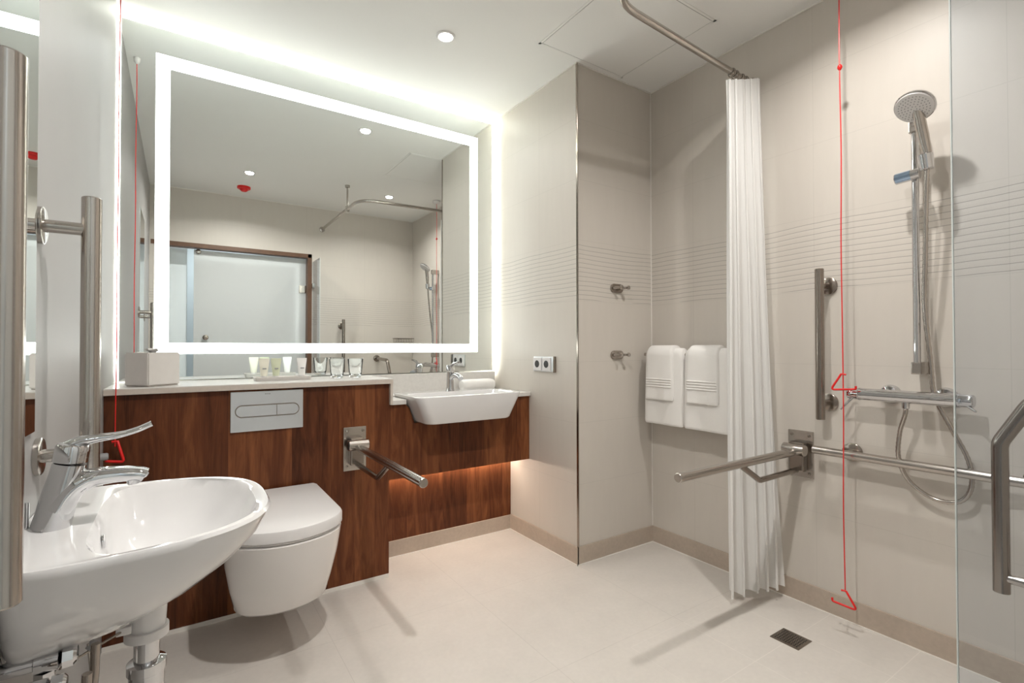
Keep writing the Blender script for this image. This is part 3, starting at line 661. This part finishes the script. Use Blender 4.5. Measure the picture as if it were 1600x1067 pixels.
# ================================================================== TOWEL RAIL AND TOWELS
rl = thing('towel_rail', (XR, 1.6, 1.06), 'steel towel rail on the right wall, covered by white towels', 'towel rail')
part('bar', rod(B(), (2.155, 1.895, 1.062), (2.155, 1.360, 1.062), 0.009), m_steel, rl)
for yy in (1.880, 1.375):
    part('bracket', rod(B(), (XR-0.0003, yy, 1.062), (2.150, yy, 1.062), 0.008), m_steel, rl)
def towel(name, yA, yB, zf, zb, th, r_in, label, stripes=False, lean=0.0):
    """cloth folded over the rail; section in XZ swept along Y"""
    c = Vector((2.155, 0, 1.062)); inner, outer = [], []
    for k in range(9):
        a = PI*k/8; inner.append((c.x+r_in*math.cos(a), c.z+r_in*math.sin(a))); outer.append((c.x+(r_in+th)*math.cos(a), c.z+(r_in+th)*math.sin(a)))
    nz = 22
    fr = lambda r: [(c.x-r-lean*(i/nz), c.z-(c.z-zf)*i/nz) for i in range(1, nz+1)]
    bk = lambda r: [(c.x+r, zb+(c.z-zb)*i/nz) for i in range(0, nz)]
    O = bk(r_in+th)+outer+fr(r_in+th); I = fr(r_in)[::-1]+inner[::-1]+bk(r_in)[::-1]
    prof = O+I; ny = 14; loops = []
    for j in range(ny+1):
        t = j/ny; y = yA+(yB-yA)*t; edge = min(1, min(t, 1-t)*ny/1.0); sh = 0.55+0.45*edge
        L = []
        for q, (x, z) in enumerate(prof):
            xm = x; low = (c.z-z)/(c.z-zf) if z < c.z else 0
            is_out = q < len(O)
            if is_out and x < c.x: xm = x + th*(1-sh)*0.8 - 0.006*math.sin(3.0*t*PI+1)*low
            if is_out and z > c.z: z = z - th*(1-sh)*0.5
            yy = y + (0.006*(1 if yB > yA else -1))*low*(2*t-1)
            L.append(Vector((xm, yy, z)))
        loops.append(L)
    bm = B(); loft(bm, loops)
    o = obj(name, bm, m_towel, None, True, (2.155, (yA+yB)/2, zf)); props(o, label, 'towel', 'towels on the rail')
    sd = o.modifiers.new('soft', 'SUBSURF'); sd.levels = 1; sd.render_levels = 1
    if stripes:
        xs = 2.155-r_in-th-lean*0.55
        for k in range(4):
            zz = zf+0.072+0.013*k
            xz = 2.155-r_in-th-lean*(1.062-zz)/(1.062-zf)
            ll = [Vector((0, 0, 0))]
            bm = B(); tube(bm, [(xz-0.0008-0.006*math.sin(3.0*t*PI+1)*((1.062-zz)/(1.062-zf)), yA+(yB-yA)*t, zz) for t in [0.05+0.9*i/12 for i in range(13)]], 0.0036, 8)
            part('woven_stripe', bm, m_towel, o)
    return o
towel('bath_towel', 1.870, 1.622, 0.690, 0.72, 0.024, 0.012, 'large white bath towel on the rail, the one nearer the corner')
towel('bath_towel', 1.616, 1.362, 0.690, 0.72, 0.024, 0.012, 'large white bath towel on the rail, the one nearer the shower curtain')
towel('hand_towel', 1.850, 1.672, 0.822, 0.86, 0.013, 0.038, 'white striped hand towel laid over the bath towel nearer the corner', True)
towel('hand_towel', 1.590, 1.412, 0.822, 0.86, 0.013, 0.038, 'white striped hand towel laid over the bath towel nearer the curtain', True)

# ================================================================== CURTAIN RAIL AND CURTAIN
cr_ = thing('curtain_rail', (1.25, 0.9, 2.34), 'L-shaped chrome shower curtain rail hung under the ceiling', 'curtain rail')
RLZ = 2.343
path = fillet([(XR-0.003, 1.315, RLZ), (1.245, 1.262, RLZ), (1.235, YR+0.003, RLZ)], 0.17, 14)
part('rail', tube(B(), path, 0.0135, 16), m_steel, cr_)
part('ceiling_post', rod(B(), (1.247, 0.88, RLZ+0.010), (1.247, 0.88, HC-0.004), 0.008), m_steel, cr_)
part('ceiling_flange', lathe(B(), (1.247, 0.88, HC-0.0003), (0, 0, -1), [(0, 0.022), (0.02, 0.021), (0.024, 0.012)]), m_steel, cr_)
part('post_clamp', lathe(B(), (1.247, 0.88, RLZ+0.030), (0, 0, -1), [(0, 0.012), (0.004, 0.018), (0.046, 0.018), (0.05, 0.012)]), m_steel, cr_)
part('wall_flange', lathe(B(), (1.235, YR+0.0003, RLZ), (0, 1, 0), [(0, 0.028), (0.01, 0.027), (0.014, 0.017)]), m_steel, cr_)
part('wall_flange', lathe(B(), (XR-0.0003, 1.315, RLZ), (-1, 0, 0), [(0, 0.028), (0.01, 0.027), (0.014, 0.017)]), m_steel, cr_)
sc_ = thing('shower_curtain', (2.08, 1.28, 0.03), 'white shower curtain drawn together beside the folding shower rail', 'curtain')
NF = 5
def curt(u, v):
    # v 0 top .. 1 bottom
    a0 = Vector((1.985, 1.283)); a1 = Vector((2.200, 1.240)); b0 = Vector((1.985, 1.290)); b1 = Vector((2.200, 1.165))
    w_ = v**1.15
    p = (a0+(a1-a0)*u)*(1-w_)+(b0+(b1-b0)*u)*w_
    d = ((a1-a0)*(1-w_)+(b1-b0)*w_).normalized(); nrm = Vector((d.y, -d.x))
    amp = (0.016+0.012*v)*(1+0.30*math.sin(5*u+1.3))
    ph = 2*PI*NF*u+0.9*math.sin(2.2*v+4*u)+0.7*math.sin(9*u)
    s_ = math.sin(ph)
    p = p + nrm*(0.0016*math.sin(41*u+5*v)+0.0010*math.sin(67*u-6*v+1)) + nrm*amp*math.copysign(abs(s_)**0.8, s_)*min(1, 0.55+0.6*v+0.2) + d*0.010*math.sin(2*ph)
    z0 = 2.272+0.055*u; z = z0-0.006*abs(math.sin(ph/2)) - v*(z0-0.028-0.030*u)
    return Vector((min(p.x, 2.228), p.y, z))
part('fabric', quad_grid(B(), curt, 200, 46), m_curtain, sc_)
for k in range(4):
    u = (k+1.2)/6; p = curt(u, 0)
    p.x += 0.035
    pt = Vector((p.x, 1.313-0.0488*(2.2445-p.x), RLZ))
    bm = B(); ring = [pt+Vector((0, 0.0175*math.cos(2*PI*j/20), 0.0185*math.sin(2*PI*j/20)-0.004)) for j in range(21)]
    tube(bm, ring, 0.0022, 6, False); part('curtain_ring', bm, m_dsteel, sc_)

# ================================================================== SHOWER
sr = thing('shower_riser', (XR, 0.68, 1.0), 'chrome riser bar of the hand shower on the right wall', 'riser bar')
part('riser_bar', rod(B(), (2.178, 0.672, 1.005), (2.178, 0.672, 1.905), 0.011), m_chrome, sr)
for z in (1.025, 1.885):
    part('wall_bracket', box(B(), 2.163, XR-0.0003, 0.657, 0.687, z-0.022, z+0.022, 0.004), m_steel, sr, False)
sl = part('slider', lathe(B(), (2.160, 0.726, 1.708), (0, -1, 0.06), [(0, 0.015), (0.002, 0.019), (0.072, 0.019), (0.074, 0.016)]), m_chrome, sr)
part('slider_band', lathe(B(), (2.1585, 0.722, 1.7085), (0, -1, 0.06), [(0, 0.0186), (0.045, 0.0186)]), m_blue, sl, label='blue reflecting band')
part('handset_holder', lathe(B(), (2.141, 0.626, 1.712), (-0.12, 0.08, 1), [(0, 0.017), (0.003, 0.020), (0.052, 0.022), (0.055, 0.018)]), m_chrome, sr)
hs = thing('hand_shower', (2.12, 0.64, 1.75), 'round hand shower head held on the chrome riser bar', 'hand shower')
pA, pB, pC = Vector((2.140, 0.624, 1.760)), Vector((2.132, 0.634, 1.830)), Vector((2.118, 0.644, 1.920))
part('handle', tube(B(), spline([pA, pB, pC], 6), [0.0125+0.0045*min(1, i/6) for i in range(13)], 20), m_steel, hs)
hd = Vector((-0.62, 0.05, -0.78)).normalized(); hc_ = Vector((2.100, 0.647, 1.927))
part('head', lathe(B(), hc_-hd*0.022, hd, [(0, 0.02), (0.006, 0.046), (0.014, 0.058), (0.022, 0.060), (0.026, 0.058)], 40), m_chrome, hs)
part('spray_face', lathe(B(), hc_+hd*0.003, hd, [(0, 0.056), (0.004, 0.055), (0.006, 0.050)], 40), m_plastic, hs)
a_, b__ = frame_of(hd); bm = B()
for rr, cnt in ((0.008, 5), (0.017, 10), (0.026, 16), (0.035, 22), (0.044, 28)):
    for q in range(cnt):
        an = 2*PI*(q+0.5*(cnt % 2))/cnt; lathe(bm, hc_+hd*0.0088+(a_*math.cos(an)+b__*math.sin(an))*rr, hd, [(0, 0.0018), (0.0015, 0.0016)], 6)
part('nozzles', bm, m_grey, hs)
# hose
MXZ = 0.922; MXX = 2.155
hp = [(MXX, 0.700, 0.898), (MXX, 0.702, 0.86), (2.165, 0.722, 0.79), (2.172, 0.728, 0.70), (2.190, 0.705, 0.62), (2.195, 0.640, 0.572), (2.195, 0.570, 0.575), (2.192, 0.535, 0.63), (2.190, 0.540, 0.72), (2.185, 0.585, 0.83), (2.190, 0.628, 0.93), (2.190, 0.638, 1.05), (2.180, 0.650, 1.25), (2.165, 0.642, 1.40), (2.150, 0.634, 1.58), (2.142, 0.628, 1.70), (2.140, 0.624, 1.762)]
hz = spline(hp, 12); bm = B(); tube(bm, hz, [0.0075+0.0006*((i % 2)*2-1) for i in range(len(hz))], 12)
ho = obj('shower_hose', bm, m_steel, None, True); props(ho, 'steel shower hose looping below the bar mixer up to the hand shower', 'hose')
mx = thing('shower_mixer', (XR, 0.70, MXZ), 'horizontal chrome thermostatic bar mixer on the shower wall', 'shower mixer')
part('body', lathe(B(), (MXX, 0.845, MXZ), (0, -1, 0), [(0, 0.020), (0.002, 0.0225), (0.288, 0.0225), (0.290, 0.020)]), m_chrome, mx)
k1 = part('control_knob', lathe(B(), (MXX, 0.883, MXZ), (0, -1, 0), [(0, 0.018), (0.003, 0.0215), (0.033, 0.0215), (0.036, 0.0235), (0.040, 0.0235)]), m_chrome, mx)
part('lever', rod(B(), (MXX-0.008, 0.868, MXZ-0.018), (MXX-0.030, 0.898, MXZ-0.062), 0.005, 12, 0.0035), m_chrome, k1)
k2 = part('control_knob', lathe(B(), (MXX, 0.515, MXZ), (0, 1, 0), [(0, 0.018), (0.003, 0.0215), (0.033, 0.0215), (0.036, 0.0235), (0.040, 0.0235)]), m_chrome, mx)
part('lever', rod(B(), (MXX-0.010, 0.528, MXZ-0.016), (MXX-0.028, 0.505, MXZ-0.030), 0.005, 12, 0.0035), m_chrome, k2)
for yy in (0.775, 0.610):
    part('wall_union', lathe(B(), (XR-0.0003, yy, MXZ), (-1, 0, 0), [(0, 0.036), (0.004, 0.036), (0.018, 0.030), (0.022, 0.018), (0.075, 0.017)]), m_chrome, mx)
part('outlet_nut', lathe(B(), (MXX, 0.700, MXZ-0.018), (0, 0, -1), [(0, 0.012), (0.022, 0.012), (0.024, 0.010)], 12), m_chrome, mx)
# wire basket seen in the mirror
wk = thing('wire_basket', (2.12, YR, 1.2), 'small chrome wire soap basket on the rear wall near the corner, seen in the mirror', 'basket')
bm = B(); rp = rloop(2.00, 2.225, YR+0.002, YR+0.11, 1.205, 0.02, 4); tube(bm, rp+[rp[0]], 0.004, 8, False); part('rim', bm, m_dsteel, wk)
bm = B()
for k in range(11):
    x = 2.012+0.0201*k; tube(bm, fillet([(x, YR+0.006, 1.203), (x, YR+0.006, 1.165), (x, YR+0.106, 1.165), (x, YR+0.106, 1.203)], 0.008, 3), 0.0018, 6)
part('wires', bm, m_dsteel, wk)

# ================================================================== GLASS SCREEN AND BENT RAIL
gs = thing('glass_screen', (1.14, YR, 0.01), 'clear glass shower screen panel at the right edge by the doorway', 'glass screen')
part('pane', box(B(), 1.141, 1.145, YR+0.003, 0.2985, 0.012, 1.990), m_pane, gs, False)
part('pane_edge', box(B(), 1.1408, 1.1452, 0.2985, 0.3005, 0.012, 1.991), m_gedge, gs, False, 'greenish polished front edge')
for z in (1.74, 0.35):
    part('clamp', box(B(), 1.130, 1.156, YR+0.0005, YR+0.055, z-0.025, z+0.025, 0.003), m_chrome, gs, False)
br = thing('bent_grab_rail', (1.82, YR, 0.45), 'bent steel grab rail behind the glass screen at the right edge', 'grab rail')
part('upper_tube', tube(B(), fillet([(1.82, 0.385, 0.450), (1.82, 0.385, 0.845), (1.82, 0.318, 0.970), (1.82, YR+0.003, 0.985)], 0.06, 10), 0.0178, 24), m_dsteel, br)
part('lower_tube', rod(B(), (1.82, 0.375, 0.490), (1.82, YR+0.003, 0.490), 0.0125), m_steel, br)
for z in (0.985, 0.49):
    part('wall_flange', lathe(B(), (1.82, YR+0.0003, z), (0, 1, 0), [(0, 0.036), (0.008, 0.036), (0.010, 0.033)]), m_dsteel, br)

# ================================================================== EMERGENCY PULL CORDS
def triangle(bm, c, w_, h_, ang, r=0.004, open_=True):
    d = Vector((math.cos(ang), math.sin(ang), 0)); c = Vector(c)
    pts = [c, c+d*(w_*0.62)-Vector((0, 0, h_)), c-d*(w_*0.62)-Vector((0, 0, h_*0.90))]
    path_ = fillet([pts[0]+d*0.006+Vector((0, 0, 0.002)), pts[1], pts[2], pts[2]+Vector((0, 0, 0.012))], 0.008, 5)
    return tube(bm, [pts[0]-d*0.010]+path_, r, 10)
pc = thing('emergency_cord', (2.120, 0.887, HC), 'long red emergency pull cord hanging in the shower in front of the wall', 'pull cord')
part('ceiling_switch', lathe(B(), (2.120, 0.887, HC-0.0003), (0, 0, -1), [(0, 0.04), (0.02, 0.04), (0.028, 0.03), (0.032, 0.008)]), m_plastic, pc)
part('cord', tube(B(), [(2.120+0.001*math.sin(k*0.9), 0.887+0.0015*math.sin(k*0.55), HC-0.03-(HC-0.03-0.165)*k/30) for k in range(31)], 0.0022, 8), m_red, pc)
part('bead', lathe(B(), (2.120, 0.887, 2.195), (0, 0, -1), [(0, 0.002), (0.004, 0.007), (0.012, 0.009), (0.020, 0.006), (0.024, 0.002)], 16), m_red, pc)
part('pull_triangle', triangle(B(), (2.117, 0.885, 0.995), 0.066, 0.060, 1.75), m_red, pc)
part('pull_triangle', triangle(B(), (2.118, 0.888, 0.168), 0.066, 0.058, -1.45), m_red, pc)
p2 = thing('emergency_cord', (-0.1875, 2.295, HC), 'red emergency pull cord with triangle hanging against the walnut at far left', 'pull cord')
cx2, cy2 = -0.1875, 2.295
part('ceiling_switch', lathe(B(), (cx2, cy2, HC-0.0003), (0, 0, -1), [(0, 0.014), (0.02, 0.013), (0.028, 0.008), (0.032, 0.004)]), m_plastic, p2)
part('cord', tube(B(), [(cx2+0.001*math.sin(k*0.9)-0.004*k/20, cy2, HC-0.03-(HC-0.03-0.745)*k/20) for k in range(21)], 0.0018, 8), m_red, p2)
part('pull_triangle', triangle(B(), (cx2-0.004, cy2, 0.762), 0.042, 0.075, -0.1, 0.005), m_red, p2)
dk = obj('wall_stop', lathe(B(), (XL+0.0003, 2.262, 0.717), (1, 0, 0), [(0, 0.013), (0.018, 0.013), (0.022, 0.010)]), m_grey, None, True)
props(dk, 'small grey rubber door stop on the left wall beside the walnut panel', 'wall stop')

# ================================================================== FLOOR DRAIN
dr = thing('floor_drain', (1.92, 0.99, 0), 'square steel grated drain in the shower floor', 'drain')
dx0, dx1, dy0, dy1 = 1.872, 1.972, 0.937, 1.043
part('frame', box(B(), dx0, dx1, dy0, dy1, 0.0, 0.0025, 0.0008), m_dsteel, dr, False)
bm = B()
rr_ = random.Random(3)
for i in range(7):
    for j in range(9):
        x = dx0+0.016+0.0115*i; y = dy0+0.014+0.0098*j
        if (i+j) % 2 == 0: box(bm, x-0.0045, x+0.0045, y-0.0022, y+0.0022, 0.0020, 0.0029)
        else: box(bm, x-0.0022, x+0.0022, y-0.0042, y+0.0042, 0.0020, 0.0029)
part('slots', bm, m_black, dr, False)
